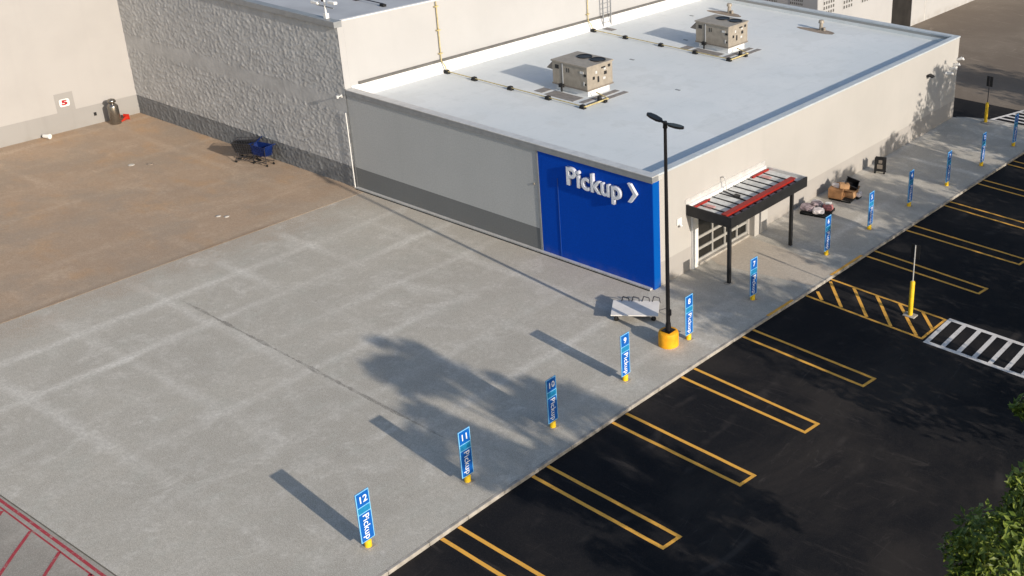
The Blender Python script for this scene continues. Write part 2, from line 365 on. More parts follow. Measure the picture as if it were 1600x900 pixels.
# ------------------------------------------------------------------ painted markings
mk = MB(); LZ = ZA + .004
def line(mb, a, b, wd, z=LZ):
    a, b = Vector(a), Vector(b); d = (b - a).normalized(); n = Vector((-d.y, d.x)) * wd / 2
    steps = max(1, int((b - a).length / .8)); 
    L = [a + (b - a) * i / steps for i in range(steps + 1)]
    vs = []
    for i, p in enumerate(L):
        j = random.uniform(-.006, .006); vs += [(p.x + n.x + j, p.y + n.y + j, z), (p.x - n.x + j, p.y - n.y + j, z)]
    mb.add(vs, [(2 * i, 2 * i + 1, 2 * i + 3, 2 * i + 2) for i in range(steps)])
BAYS = [(-22.9, -23.6, -23.3, -24.0, 10.8), (-19.2, -19.87, -19.5, -20.2, 10.8), (-15.42, -16.08, -15.7, -16.4, 10.8), (-11.65, -12.33, -12.0, -12.68, 10.78), (-7.81, -8.51, -8.2, -8.88, 10.88), (-3.98, -4.74, -4.45, -5.14, 11.0),
        (-.21, -.91, -.63, -1.34, 11.15), (9.33, 8.60, 8.85, 8.2, 11.5), (13.06, 12.33, 12.72, 12.02, 11.8), (16.94, 16.3, 16.6, 15.9, 12.0), (20.86, 20.16, 20.5, 19.8, 12.1), (24.65, 23.95, 24.3, 23.6, 12.2)]
for y0, y1, e0, e1, xe in BAYS:
    line(mk, (cx(y0) + .02, y0), (xe, e0), .13); line(mk, (cx(y1) + .02, y1), (xe - .12, e1), .13)
    line(mk, (xe - .005, e0 + .065), (xe - .115, e1 - .065), .13, LZ + .004)
struct(mk.build('bay_lines', mt['yel']), 'yellow double lines between the parking bays', 'road marking')
hk = MB()
line(hk, (cx(3.5) + .02, 3.6), (11.22, 3.17), .12); line(hk, (cx(5.5) + .02, 5.58), (11.3, 5.18), .12)
for a, b in [((5.6, 4.2), (6.18, 3.62)), ((5.55, 5.35), (7.2, 3.55)), ((6.72, 5.42), (8.48, 3.45)), ((7.9, 5.36), (9.68, 3.34)), ((9.05, 5.28), (10.9, 3.25)), ((10.2, 5.2), (11.2, 4.1))]:
    line(hk, a, b, .14, LZ + .004)
line(hk, (11.19, 3.12), (11.27, 5.2), .12, LZ + .008)
struct(hk.build('hatched_island_lines', mt['yel']), 'yellow diagonal hatching of the island opposite the canopy', 'road marking')
zk = MB()
line(zk, (11.36, 3.05), (22, 2.5), .2); line(zk, (11.36, 5.3), (22, 4.75), .2)
for i in range(16):
    x = 11.46 + .70 * i; line(zk, (x, 3.08 - i * .036), (x - .02, 5.26 - i * .036), .2, LZ + .004)
struct(zk.build('crosswalk', mt['wht']), 'white ladder crosswalk running off to the right', 'road marking')
zk = MB()
line(zk, (1.95, 30.6), (3.6, 36.0), .22); 
for i in range(9):
    y = 30.75 + .62 * i; line(zk, (2.05 + .28 * i * .62, y), (9, y + .15), .2, LZ + .004)
struct(zk.build('crosswalk', mt['wht']), 'far white crosswalk at the end of the walkway', 'road marking')
yk = MB()
for a, b in ((.9, 2.7), (5.7, 8.3)):
    y = a
    while y < b:
        line(yk, (cx(y) - .08, y), (cx(y + .45) - .08, min(y + .45, b)), .15, .008); y += .45
struct(yk.build('kerb_paint', mt['yel']), 'faded yellow paint on the kerb by the ramp', 'road marking')
rk = MB()
line(rk, (-18, -22.36), (cx(-23) - 1.2, -22.62), .09, .0); line(rk, (-18, -22.52), (cx(-23) - 1.2, -22.80), .05, .0)
for i in range(14):
    x = -14.6 + 1.62 * i
    line(rk, (x, -22.72), (x + 1.9, -24.9), .10, .0)
struct(rk.build('red_hatching', mt['redp']), 'worn red hatching painted on the old grey slab', 'road marking')

# ------------------------------------------------------------------ pickup building
H, L, D, ZR = 5.2, 19.2, 29.25, 4.72
B = thing('pickup_building', 'low white building with a blue corner and flat white roof', 'building', (-9.6, 14, 0))
def bp(mb, name, mat, par=None, **k):
    o = mb.build(name, mat, **k); o.parent = par or B
    if (par or B) == B: o.matrix_parent_inverse = Matrix.Translation((9.6, -14, 0))
    return o
bp(MB().box(-L, -6.42, 0, .3, 1.12, H - .28), 'front_wall', mt['grey'])
bp(MB().box(-L, -6.42, 0, .3, -.2, 1.12), 'wall_base', mt['dgrey'])
bp(MB().box(-6.42, 0, -.012, .3, -.2, H - .28), 'blue_wall', mt['blue'])
bp(MB().box(.0, .014, .0, .42, -.2, H - .30), 'blue_return', mt['lblue'])
# side wall with the glazed opening
sw = MB(); y0, y1, zt = 3.05, 6.95, 2.65
sw.box(-.3, 0, .3, y0, 1.12, H - .10).box(-.3, 0, y1, D, 1.12, H - .10).box(-.3, 0, y0, y1, zt, H - .10)
bp(sw, 'side_wall', mt['cream'])
bp(MB().box(-.3, 0, .3, y0, -.2, 1.12).box(-.3, 0, y1, D, -.2, 1.12), 'wall_base', mt['base2'])
bp(MB().box(-L, -.302, D - .3, D, -.2, H - .125), 'back_wall', mt['cream'])
bp(MB().box(-.002, .30, 7.05, 8.15, -.1, 2.78), 'door_pier', mt['cream'])
# roof slab and upstand at the tall wall
bp(MB().box(-L, -.3, .3, D - .3, ZR - .2, ZR), 'roof', mt['roof'])
bp(MB().add([(-L, .3, ZR + .006), (-L + .32, .3, ZR + .006), (-L + .05, .3, ZR + .56), (-L, .3, ZR + .56), (-L, D - .3, ZR + .006), (-L + .32, D - .3, ZR + .006), (-L + .05, D - .3, ZR + .56), (-L, D - .3, ZR + .56)],
   [(0, 1, 2, 3), (4, 7, 6, 5), (1, 5, 6, 2), (3, 2, 6, 7)]), 'roof_upstand', mt['curbwhite'])
bp(MB().box(-L, -L + .09, .75, D, ZR + .56, ZR + .69), 'termination_bar', mt['termbar'])
pw = MB().box(-L + .05, -.3, .3, .34, ZR, H - .28).box(-.34, -.3, .34, D - .34, ZR, H - .28).box(-L + .05, -.3, D - .34, D - .3, ZR, H - .28)
bp(pw, 'parapet', mt['roof'])
bp(MB().box(-L + .02, .04, -.05, .36, H - .28, H - .05), 'coping', mt['metalgrey'], bevel=.01)
bp(MB().box(-L + .02, .05, -.06, .37, H - .048, H), 'coping_cap', mt['lightmetal'], bevel=.015)
bp(MB().box(-.36, .03, .374, D + .05, H - .095, H), 'coping', mt['sidecap'], bevel=.015)
bp(MB().box(.003, .03, .03, .62, H - .29, H - .10), 'corner_flashing', mt['lightmetal'])
bp(MB().box(-L + .02, -.364, D - .36, D + .05, H - .12, H), 'coping', mt['sidecap'], bevel=.02)
bp(MB().box(-L + .02, .06, -.065, -.052, H - .30, H - .16), 'drip_edge', mt['metalgrey'])
# ledge along the foot of the front wall
bp(MB().box(-L, -.1, -.17, -.014, -.05, .07), 'ledge', mt['lightmetal'])
bp(MB().box(-L, -.1, -.24, -.172, -.05, .012), 'ledge_gap_shadow', mt['rubber'])  # dark strip standing in for the shadowed gap under the ledge
# conduits
c_ = MB().box(-5.33, -5.29, -.035, -.014, .1, 3.85); bp(c_, 'conduit', M_plain('blue_conduit', (.01, .06, .30), .4))
bp(MB().box(-6.55, -6.44, -.03, -.002, .05, H - .32), 'trim', mt['metalgrey'])
bp(MB().tube((-6.75, -.001, 3.25), (-6.75, -.05, 3.25), .05), 'sensor', mt['hvac'])
# glazed door
G = bp(MB().box(-.14, -.10, y0, y1, .1, zt), 'glazing', mt['glass'])
fr = MB()
for i, y in enumerate((3.05, 4.15, 5.1, 6.05, 6.87)): fr.box(-.10, -.03, y, y + .085, .12, zt - .002)
for z in (.12, .66, 1.22): fr.box(-.098, -.04, y0 + .001, y1 - .001, z, z + .12)
bp(fr, 'door_frame', M_plain('dull_aluminium', (.36, .35, .33), .5, .1))
bp(MB().box(-.098, -.05, y0 + .2, y1 - .2, 2.05, zt - .02), 'dark_interior_panel', mt['void'])  # black panel standing in for the dark interior above the door
bp(MB().box(-.09, .1, y0, y1, -.1, .1), 'door_sill', mt['curb'])
bp(MB().box(.002, .10, 2.55, 2.95, 0, 2.7), 'door_pier', mt['whitep'])
bp(MB().box(.002, .05, 1.55, 1.85, 2.45, 2.75).tube((.05, 1.7, 2.5), (.18, 1.7, 2.4), .06), 'wall_camera', mt['whitep'])
bp(MB().box(.002, .10, 25.0, 25.35, 3.62, 3.72).add([(.1, 25.0, 3.74), (.1, 25.4, 3.74), (.38, 25.35, 3.66), (.38, 25.05, 3.66), (.1, 25.0, 3.66), (.1, 25.4, 3.66), (.38, 25.35, 3.6), (.38, 25.05, 3.6)],
   [(0, 3, 2, 1), (4, 5, 6, 7), (3, 7, 6, 2), (0, 4, 7, 3), (1, 2, 6, 5)]), 'wall_light', mt['black'])
wl = MB()
for yy, zz in ((27.7, 3.15), (28.15, 3.35), (28.6, 3.5), (29.1, 3.75)):
    wl.tube((.0, yy, zz), (.3, yy + .1, zz + .12), .05, .11, 10); wl.tube((.3, yy + .1, zz + .12), (.42, yy + .15, zz + .02), .11, .04, 10)
wl.box(.002, .05, 27.5, 29.2, 3.2, 3.3)
bp(wl, 'floodlights', mt['whitep'])
# raised lettering
def letters(o, t, x, z, size, bold):
    text_mesh('lettering', t, size, .12, mt['lettered'], B, Matrix.Translation((9.6, -14, 0)) @ FY((x, -.10, z)), bold, 'LEFT', 1.0, 0, 1.02)
    text_mesh('lettering_face', t, size, .012, mt['letter'], B, Matrix.Translation((9.6, -14, 0)) @ FY((x, -.168, z)), bold * .45, 'LEFT', 1.0, 0, 1.02)
letters(None, 'Pickup', -4.70, 4.14, 1.16, .028)
ch = [(0, .42), (.17, .42), (.50, 0), (.17, -.42), (0, -.42), (.30, 0)]
def chev(s): return [(x, z) for x, z in ch]
T_ = FY((-1.22, -.10, 4.24))
bp(MB().prism(list(reversed(ch)), -.06, .06, None, T_), 'chevron', mt['letter'])
# roof stains round the two drains, and the drains
for x, y in ((-15.4, 26.2), (-8.4, 26.3)):
    pts = []
    for i in range(26):
        t = 2 * math.pi * i / 26; rr = 1 + .10 * math.sin(3 * t + x) + random.uniform(-.05, .05)
        pts.append((x + 1.35 * rr * math.cos(t), y + .42 * rr * math.sin(t)))
    bp(MB().poly(pts, ZR + .004), 'roof_stain', mt['stain'])
    bp(MB().tube((x + .1, y + .35, ZR), (x + .1, y + .35, ZR + .45), .13, .11).tube((x + .1, y + .35, ZR + .45), (x + .1, y + .35, ZR + .62), .19, .15).tube((x + .35, y + .3, ZR), (x + .35, y + .3, ZR + .2), .09), 'roof_vent', mt['hvac'])
random.seed(3)
for i in range(5):
    x, y = random.uniform(-17, -2), random.uniform(10, 27)
    bp(MB().box(x, x + .3, y, y + .12, ZR + .003, ZR + .02), 'roof_patch', mt['metalgrey'])

# ------------------------------------------------------------------ rear block with split-face front
WX0, WX1, WH = -38.6, -19.2, 8.55
Wg = thing('split_face_block', 'taller grey block building with a rough split face front', 'building', (-28.9, 0, 0))
def gp(mb, name, mat, root, inv, **k):
    o = mb.build(name, mat, **k); o.parent = root; o.matrix_parent_inverse = Matrix.Translation(inv); return o
def wp(mb, name, mat, **k): return gp(mb, name, mat, Wg, (28.9, 0, 0), **k)
def rough(x0, x1, z0, z1, step=.055):
    mb = MB(); nx = int((x1 - x0) / step); nz = max(2, int((z1 - z0) / step)); vs = []
    for j in range(nz + 1):
        for i in range(nx + 1):
            x = x0 + (x1 - x0) * i / nx; z = z0 + (z1 - z0) * j / nz
            u = x * 1.0 + z * .35
            p = .8 * noise.noise(Vector((u * 4.6, 3.1, z * 5.6))) + .75 * noise.noise(Vector((u * 9.6, 8.1, z * 11.0)))
            smooth = 1.0
            if 3.95 < z < 4.75: smooth = .25
            q = max(p, -.15)
            vs.append((x, -.05 - .040 * q * smooth, z))
    fs = [(j * (nx + 1) + i, j * (nx + 1) + i + 1, (j + 1) * (nx + 1) + i + 1, (j + 1) * (nx + 1) + i) for j in range(nz) for i in range(nx)]
    return mb.add(vs, fs, None, True)
wp(rough(WX0, WX1 - .02, 1.12, WH - .3), 'rough_wall', M_plain('grey_split_face', (.44, .44, .435), .9, 0, .10, 1.2, bump=.4))
wp(rough(WX0, WX1 - .02, -.2, 1.12), 'wall_base', M_plain('dark_split_face', (.20, .205, .21), .9, 0, .12, 1.2, bump=.4))
wp(MB().box(WX0, WX1 - .002, .0, .3, -.2, WH - .3), 'wall_core', mt['grey'])
wp(MB().box(WX1 - .3, WX1, .302, 60, -.2, WH - .02), 'end_wall', mt['white'])
wp(MB().box(WX1 - .302, WX1 - .001, -.04, .30, H + .02, WH - .02), 'end_wall', mt['white'])
wp(MB().box(WX0, WX1 - .3, .3, 60, WH - .6, WH - .16), 'roof', mt['wingroof'])
wp(MB().box(WX0, WX1 + .01, -.20, .24, WH - .3, WH), 'coping', mt['metalgrey'], bevel=.02)
wp(MB().box(WX1 - .16, WX1 + .03, .244, 60, WH - .02, WH + .03), 'coping', mt['whitep'])
wp(MB().box(WX1 - .075, WX1 - .035, -.17, -.13, .0, 4.0), 'conduit', mt['whitep'])
wp(MB().tube((WX1 - .25, -.1, 4.85), (WX1 - .25, -.34, 4.82), .025).tube((WX1 - .25, -.34, 4.9), (WX1 - .25, -.34, 4.76), .075, .05).box(WX1 - .30, WX1 - .2, -.13, -.1, 4.75, 4.92), 'wall_camera', mt['whitep'])

# ------------------------------------------------------------------ tall store wall at the left
S_ = thing('store_building', 'tall cream walled store at the left with a grey painted foot', 'building', (-45, -20, 0))
def sp(mb, name, mat, par=None, **k):
    o = mb.build(name, mat, **k); o.parent = S_; o.matrix_parent_inverse = Matrix.Translation((45, 20, 0)); return o
sp(MB().box(-62, WX0, -60, .5, 1.12, 10.5), 'wall', M_wall('cream_store_paint', (.41, .395, .385), False, .07))
sp(MB().box(-62, WX0, -60, .5, -.2, 1.12), 'wall_base', mt['base'])
sp(MB().box(WX0 + .002, WX0 + .008, -4.46, -3.48, 1.10, 2.17), 'painted_patch', mt['base'])
sp(MB().box(WX0 + .002, WX0 + .07, -2.6, -2.48, .5, .68), 'hose_bib', mt['charcoal'])
ns = thing('number_sign', 'small white wall sign with a red number five', 'sign', (WX0 + .009, -4.0, 1.62))
pts = []
for qx, qz in ((.17, .11), (-.17, .11), (-.17, -.11), (.17, -.11)):
    for k in range(5):
        a0 = math.atan2(qz, qx); a = (0 if qx > 0 and qz > 0 else math.pi / 2 if qz > 0 else math.pi if qx < 0 else 1.5 * math.pi) + k * math.pi / 8
        pts.append((qx + .1 * math.cos(a), qz + .1 * math.sin(a)))
MB().prism(pts, 0, .02, None, FX((0, 0, 0))).build('plate', mt['whitep'], ns)
text_mesh('number', '5', .36, .01, mt['redink'], ns, FX((.024, 0, 0)), .02, 'CENTER', 1.75)

# ------------------------------------------------------------------ neighbour building beyond
Nb = thing('far_building', 'white building behind the roof with pierced block vents and dark door', 'building', (-17, 46, 0))
def np_(mb, name, mat): 
    o = mb.build(name, mat); o.parent = Nb; o.matrix_parent_inverse = Matrix.Translation((17, -46, 0)); return o
np_(MB().box(-32, -13.2, 34.2, 45.4, -.2, 8), 'wall', mt['white'])
np_(MB().box(-32, -13.2, 48.8, 95, -.2, 9), 'wall', mt['white'])
np_(MB().box(-32, -13.24, 45.4, 48.8, -.2, 8), 'dark_door', mt['void'])
np_(MB().box(-13.26, -13.19, 51.2, 51.32, -.2, 9), 'downpipe', mt['lightmetal'])
np_(MB().box(-32, -13.22, 34.16, 34.19, -.2, 8), 'shaded_wall', M_wall('shaded_white_wall', (.44, .43, .43), False, .1))  # skin over the shaded face, its shade worked into a slightly darker white
def lattice(n, m, P):
    g = MB(); vs = []; fs = []                     # one flat connected sheet, dark squares painted for the shade inside the holes
    us = [0]; 
    for i in range(n): us += [(i + .2) / n, (i + .8) / n]
    us += [1]; ws = [0]
    for j in range(m): ws += [(j + .2) / m, (j + .8) / m]
    ws += [1]; K = len(us)
    for w_ in ws:
        for u in us: vs.append(P(u, w_, 0))
    for j in range(len(ws) - 1):
        for i in range(K - 1):
            q = (j * K + i, j * K + i + 1, (j + 1) * K + i + 1, (j + 1) * K + i)
            hole = i % 2 == 1 and j % 2 == 1
            fs.append(q)
            g.mi.append(g._m(mt['ventd'] if hole else mt['white'])); g.sm.append(False)
    g.v = vs; g.f = [list(f) for f in fs]
    return g
def grid(y0_, y1_, z0_, z1_, n, m): return lattice(n, m, lambda u, w_, d: (-13.185 - d, y0_ + (y1_ - y0_) * u, z0_ + (z1_ - z0_) * w_))
def gridf(x0_, x1_, z0_, z1_, n, m): return lattice(n, m, lambda u, w_, d: (x0_ + (x1_ - x0_) * u, 34.14 + d, z0_ + (z1_ - z0_) * w_))
np_(grid(34.9, 36.5, 2.9, 4.7, 5, 5), 'pierced_vent', mt['ventd'])
np_(grid(37.7, 39.1, 3.2, 5.0, 4, 5), 'pierced_vent', mt['ventd'])
np_(grid(40.4, 41.8, 3.2, 5.0, 4, 5), 'pierced_vent', mt['ventd'])
np_(gridf(-15.5, -14.4, 3.4, 5.2, 7, 7), 'pierced_vent', mt['ventd'])
np_(gridf(-17.6, -16.6, 3.6, 5.2, 7, 7), 'pierced_vent', mt['ventd'])

# ------------------------------------------------------------------ roof plant
def make_hvac(label):
    t = thing('rooftop_unit', label, 'air conditioner', (0, 0, ZR), 0, 'rooftop air conditioning units')
    MB().box(-1.05, 1.05, -.80, .80, .001, .36).build('curb', mt['curbwhite'], t)
    b = MB().box(-1.17, 1.17, -.95, .95, .36, 1.52).build('casing', mt['hvac'], t, bevel=.015)
    MB().box(-1.22, 1.22, -1.0, 1.0, 1.521, 1.60).build('top_cover', mt['hvac'], t, bevel=.01)
    MB().box(-1.20, 1.20, -.98, .98, .33, .40).build('base_rail', mt['hvacd'], t)
    MB().add([(-1.17, -.9, 1.5), (-1.17, .9, 1.5), (-1.62, .9, 1.08), (-1.62, -.9, 1.08), (-1.17, -.9, 1.05), (-1.17, .9, 1.05)], [(0, 3, 2, 1), (0, 4, 3), (1, 2, 5), (3, 4, 5, 2)]).build('intake_hood', mt['hvacd'], t)
    for x in (-.22, .68):
        y = .42
        f = MB().lathe([(.40, 1.60), (.40, 1.64), (.37, 1.645), (.34, 1.62)], (x, y, 0), 24).build('fan_guard', mt['black'], t)
        bl = MB()
        for k in range(5): bl.box(.02, .28, -.03, .03, 1.60, 1.612, None, Matrix.Translation((x, y, 0)) @ Matrix.Rotation(k * 1.2566, 4, 'Z'))
        bl.build('fan_blade', mt['charcoal'], f)
    # panel joints, louvres and fittings on the front and on the end
    for b_ in [(-.2, -.16, -.965, -.952, 1.1, 1.32), (-.06, -.02, -.965, -.952, 1.1, 1.32), (-.97, -.72, -.965, -.952, 1.18, 1.38), (.95, 1.12, -.965, -.952, 1.08, 1.2), (1.0, 1.1, -.965, -.952, .62, .72), (1.172, 1.185, -.55, -.40, .85, 1.0), (1.172, 1.185, -.2, -.08, .65, .95), (1.172, 1.185, .3, .5, .95, 1.12), (1.172, 1.185, .6, .78, 1.28, 1.42), (1.172, 1.185, .1, .4, 1.3, 1.38), (-.55, -.52, -.965, -.952, .42, 1.5)]:
        MB().box(*b_).build('louvre', mt['charcoal'], t)
    for b_ in [(-.5, -.42, -.975, -.966, .42, 1.5), (.72, .95, -.972, -.952, 1.2, 1.32), (.93, 1.0, -.972, -.952, .6, .8), (1.172, 1.19, -.35, -.22, 1.12, 1.26), (1.172, 1.19, .28, .42, 1.2, 1.3), (1.172, 1.195, .2, .38, .72, .84)]:
        MB().box(*b_).build('label_plate', mt['lightmetal'], t)
    MB().tube((-.5, -1.05, .05), (-.5, -1.05, .42), .05).box(-.62, -.38, -1.14, -.96, .28, .45).build('disconnect_box', mt['charcoal'], t)
    return t
u1 = make_hvac('rooftop air conditioning unit nearest the front edge of the roof'); u1.location = (-11.3, 8.25, ZR)
u2 = dup(u1, (-10.65, 19.35, ZR), 0, 'rooftop air conditioning unit farther back beside the round vent stain')
def mats(x, y, lab):
    t = thing('walkway_mats', lab, 'roof mat', (x, y, ZR), 0, 'grey walkway mats on the roof')
    for a in ((-1.75, -1.2, -1.75, -1.05), (-.95, 1.0, -1.85, -1.08), (1.3, 1.62, -1.75, .95), (1.82, 2.12, -1.75, 1.05)):
        MB().box(a[0], a[1], a[2], a[3], .003, .02).build('mat', mt['mat'], t)
mats(-11.3, 8.25, 'grey mats laid in front of the nearer rooftop unit'); mats(-10.65, 19.35, 'grey mats laid in front of the farther rooftop unit')
def gas(y, xe, ye, top, lab, xs):
    t = thing('gas_pipe', lab, 'pipe', (-19.1, y, ZR), 0, 'yellow gas pipes')
    z = .12
    m = MB().tube((0, 0, top - ZR), (0, 0, .62), .03).tube((0, 0, .62), (.25, 0, .4), .03).tube((.25, 0, .4), (.35, 0, z), .03).tube((.35, 0, z), (xe + 19.1, 0, z), .027).tube((xe + 19.1, 0, z), (xe + 19.1, ye - y, z), .04).tube((xe + 19.1, ye - y, z), (xe + 18.3, ye - y, .3), .03)
    for k in range(3):
        zz = 1.0 + k * 1.25
        if zz < top - ZR: m.box(-.07, .05, -.12, .12, zz, zz + .05)
    m.build('pipe', mt['pipe'], t)
    for x in xs:
        s = MB().add([(x + 19.1 - .16, -.1, .003), (x + 19.1 + .16, -.1, .003), (x + 19.1 + .09, -.1, .19), (x + 19.1 - .09, -.1, .19), (x + 19.1 - .16, .1, .003), (x + 19.1 + .16, .1, .003), (x + 19.1 + .09, .1, .19), (x + 19.1 - .09, .1, .19)],
                     [(0, 1, 2, 3), (5, 4, 7, 6), (1, 5, 6, 2), (4, 0, 3, 7), (3, 2, 6, 7)]).build('support_block', mt['rubber'], t)
    for yy in (ye - .3,):
        MB().box(xe + 19.1 - .13, xe + 19.1 + .13, yy - y - .1, yy - y + .1, .003, .13).build('support_block', mt['rubber'], t)
    MB().tube((xe + 19.1 - .35, ye - y - .25, .003), (xe + 19.1 - .35, ye - y - .25, .25), .13, .1).build('regulator', mt['charcoal'], t)
gas(5.9, -9.05, 7.6, 8.5, 'yellow gas pipe running from the tall white wall to the nearer unit', (-18.75, -16.7, -14.1, -11.5, -9.2))
gas(17.25, -8.45, 18.9, 8.5, 'yellow gas pipe running beside the ladder to the farther unit', (-18.7, -16.2, -13.5, -11.0, -8.6))
t = thing('gas_pipe', 'dark pipe on blocks across the taller grey roof', 'pipe', (-20.5, 3.8, WH - .16), 0)
MB().tube((0, 0, .14), (-12, .1, .14), .03).build('pipe', mt['wire'], t)
for x in (-.1, -2.2, -4.4, -6.6): MB().box(x - .14, x + .14, -.1, .1, .003, .12).build('support_block', mt['rubber'], t)
t = thing('wall_ladder', 'white metal ladder fixed to the tall white wall above the roof', 'ladder', (-19.05, 18.75, ZR))
MB().box(.1, .16, -.38, -.32, .05, 4.2).build('rail', mt['metalgrey'], t); MB().box(.1, .16, .32, .38, .05, 4.2).build('rail', mt['metalgrey'], t)
for k in range(13): MB().tube((.13, -.32, .3 + k * .3), (.13, .32, .3 + k * .3), .02, n=8).build('rung', mt['metalgrey'], t)
tag(MB().box(-18.75, -18.0, 18.1, 18.55, ZR + .003, ZR + .02).build('walkway_mat', mt['mat']), 'small grey mat at the foot of the wall ladder', 'roof mat')
t = thing('rooftop_antenna', 'white antenna mast with side arms on the corner of the tall roof', 'antenna', (-20.1, .1, WH))
MB().tube((0, 0, 0), (0, 0, 1.15), .045).box(-.09, .09, -.09, .09, .001, .25).build('mast', mt['whitep'], t)
MB().box(-.62, .62, -.02, .02, .55, .60).build('crossarm', mt['metalgrey'], t)
MB().box(-.95, -.45, -.10, .10, .60, .74).build('panel', mt['whitep'], t, bevel=.03)
MB().box(.35, .85, -.10, .10, .78, .92).build('panel', mt['whitep'], t, bevel=.03)
MB().box(-.16, -.06, -.06, .06, .8, .98).build('lamp_box', mt['wire'], t)

# ------------------------------------------------------------------ canopy over the door
Cn = thing('entrance_canopy', 'dark steel canopy with red beams on two posts over the door', 'canopy', (1.2, 5.2, 0))
def cp_(mb, name, mat, **k): 
    o = mb.build(name, mat, **k); o.parent = Cn; o.matrix_parent_inverse = Matrix.Translation((-1.2, -5.2, 0)); return o
X1, Y0, Y1, CT, CB = 2.42, 2.2, 8.2, 3.2, 2.72
cp_(MB().box(X1 - .06, X1, Y0, Y1, CB, CT), 'front_fascia', mt['charcoal'])
cp_(MB().box(.02, X1 - .06, Y0, Y0 + .06, CB, CT), 'side_fascia', mt['charcoal'])
cp_(MB().box(.02, X1 - .06, Y1 - .06, Y1, CB, CT), 'side_fascia', mt['lightmetal'])
cp_(MB().box(.002, .16, Y0 + .06, Y1 - .06, CT - .14, CT + .03), 'wall_flashing', mt['whitep'])
cp_(MB().box(.004, .03, Y0 - .05, Y1 + .05, CT + .03, CT + .24), 'wall_flashing', mt['lightmetal'])
dk = MB(); n = 44; vs = []; fs = []
for i in range(n + 1):
    y = Y0 + .06 + (Y1 - Y0 - .12) * i / n; z = CT - .17 + (.03 if i % 4 in (0,) else 0)
    vs += [(.16, y, z), (X1 - .06, y, z - .02)]
dk.add(vs, [(2 * i, 2 * i + 1, 2 * i + 3, 2 * i + 2) for i in range(n)])
cp_(dk, 'deck', mt['deck'])
rb = MB()
for i in range(0, n, 4):
    y = Y0 + .06 + (Y1 - Y0 - .12) * i / n; rb.box(.17, X1 - .07, y - .015, y + .015, CT - .165, CT - .10)
cp_(rb, 'deck_ribs', mt['charcoal'])
cp_(MB().box(1.90, 2.04, Y0 + .07, Y1 - .5, CT - .15, CT + .0).box(1.83, 2.11, Y0 + .07, Y1 - .5, CT + .002, CT + .03), 'red_beam', mt['red'])
cp_(MB().box(.26, .34, Y0 + .10, Y0 + 1.3, CT - .15, CT - .06), 'red_angle', mt['red'])
cp_(MB().box(.26, .34, Y1 - 1.4, Y1 - .10, CT - .15, CT - .06), 'red_angle', mt['red'])
cp_(MB().box(.35, 1.9, Y0 + .062, Y0 + .14, CT - .15, CT - .06), 'red_angle', mt['red'])
for y in (Y0 + .75, Y1 - .9): cp_(MB().box(.55, .95, y - .2, y + .15, CT - .16, CT - .13), 'deck_patch', M_plain('pale_pink_primer', (.55, .30, .28), .6))
cp_(MB().tube((.2, 4.7, CT - .12), (1.8, 4.35, CT - .12), .03).box(.9, 1.15, 4.4, 4.65, CT - .18, CT - .05), 'drain_pipe', mt['charcoal'])
cp_(MB().tube((.05, 4.75, CT + .5), (.25, 4.7, CT + .55), .035).tube((.25, 4.7, CT + .55), (.35, 4.75, CT - .1), .02), 'vent_pipe', mt['lightmetal'])
cp_(MB().box(X1 - .30, X1 - .16, Y0 + .12, Y0 + .26, 0, CB), 'post', mt['charcoal'])
cp_(MB().box(X1 - .30, X1 - .16, 7.2, 7.34, 0, CB), 'post', mt['charcoal'])
cp_(MB().box(X1 - .40, X1 - .06, Y0 + .02, Y0 + .36, .001, .025), 'base_plate', mt['curb'])

# ------------------------------------------------------------------ area light pole
t = thing('lamp_pole', 'tall black twin head lamp pole on a round yellow base', 'street lamp', (3.38, -3.28, 0))
MB().lathe([(.40, 0), (.40, .50), (.385, .56), (.35, .60), (.10, .60)], n=32).build('base', mt['ybase'], t)
MB().box(-.2, .2, -.2, .2, .602, .64).build('base_plate', mt['black'], t)
MB().tube((0, 0, .64), (0, 0, 9.0), .085, .06, 16).tube((0, 0, .64), (0, 0, .95), .12, .10, 16).box(.06, .13, -.05, .05, 1.3, 1.55).build('pole', mt['black'], t)
MB().tube((0, 0, 8.92), (0, 0, 9.18), .09, .07, 12).build('pole_top', mt['black'], t)
for s in (-1, 1):
    out = [(.22, -.06), (.36, -.13), (.72, -.145), (.98, -.10), (1.06, 0), (.98, .10), (.72, .145), (.36, .13), (.22, .06)]
    hd = MB(); T2 = Matrix.Translation((0, 0, 9.1)) @ Matrix.Rotation(R_(-14), 4, 'Z') @ Matrix.Diagonal((s, 1, 1, 1)) @ Matrix.Rotation(R_(-5), 4, 'Y')
    hd.prism(out if s > 0 else list(reversed(out)), -.035, .045, None, T2)
    hd.tube(T2 @ Vector((.02, 0, 0)), T2 @ Vector((.32, 0, .01)), .05, .05)
    hd.build('lamp_head', mt['black'], t)

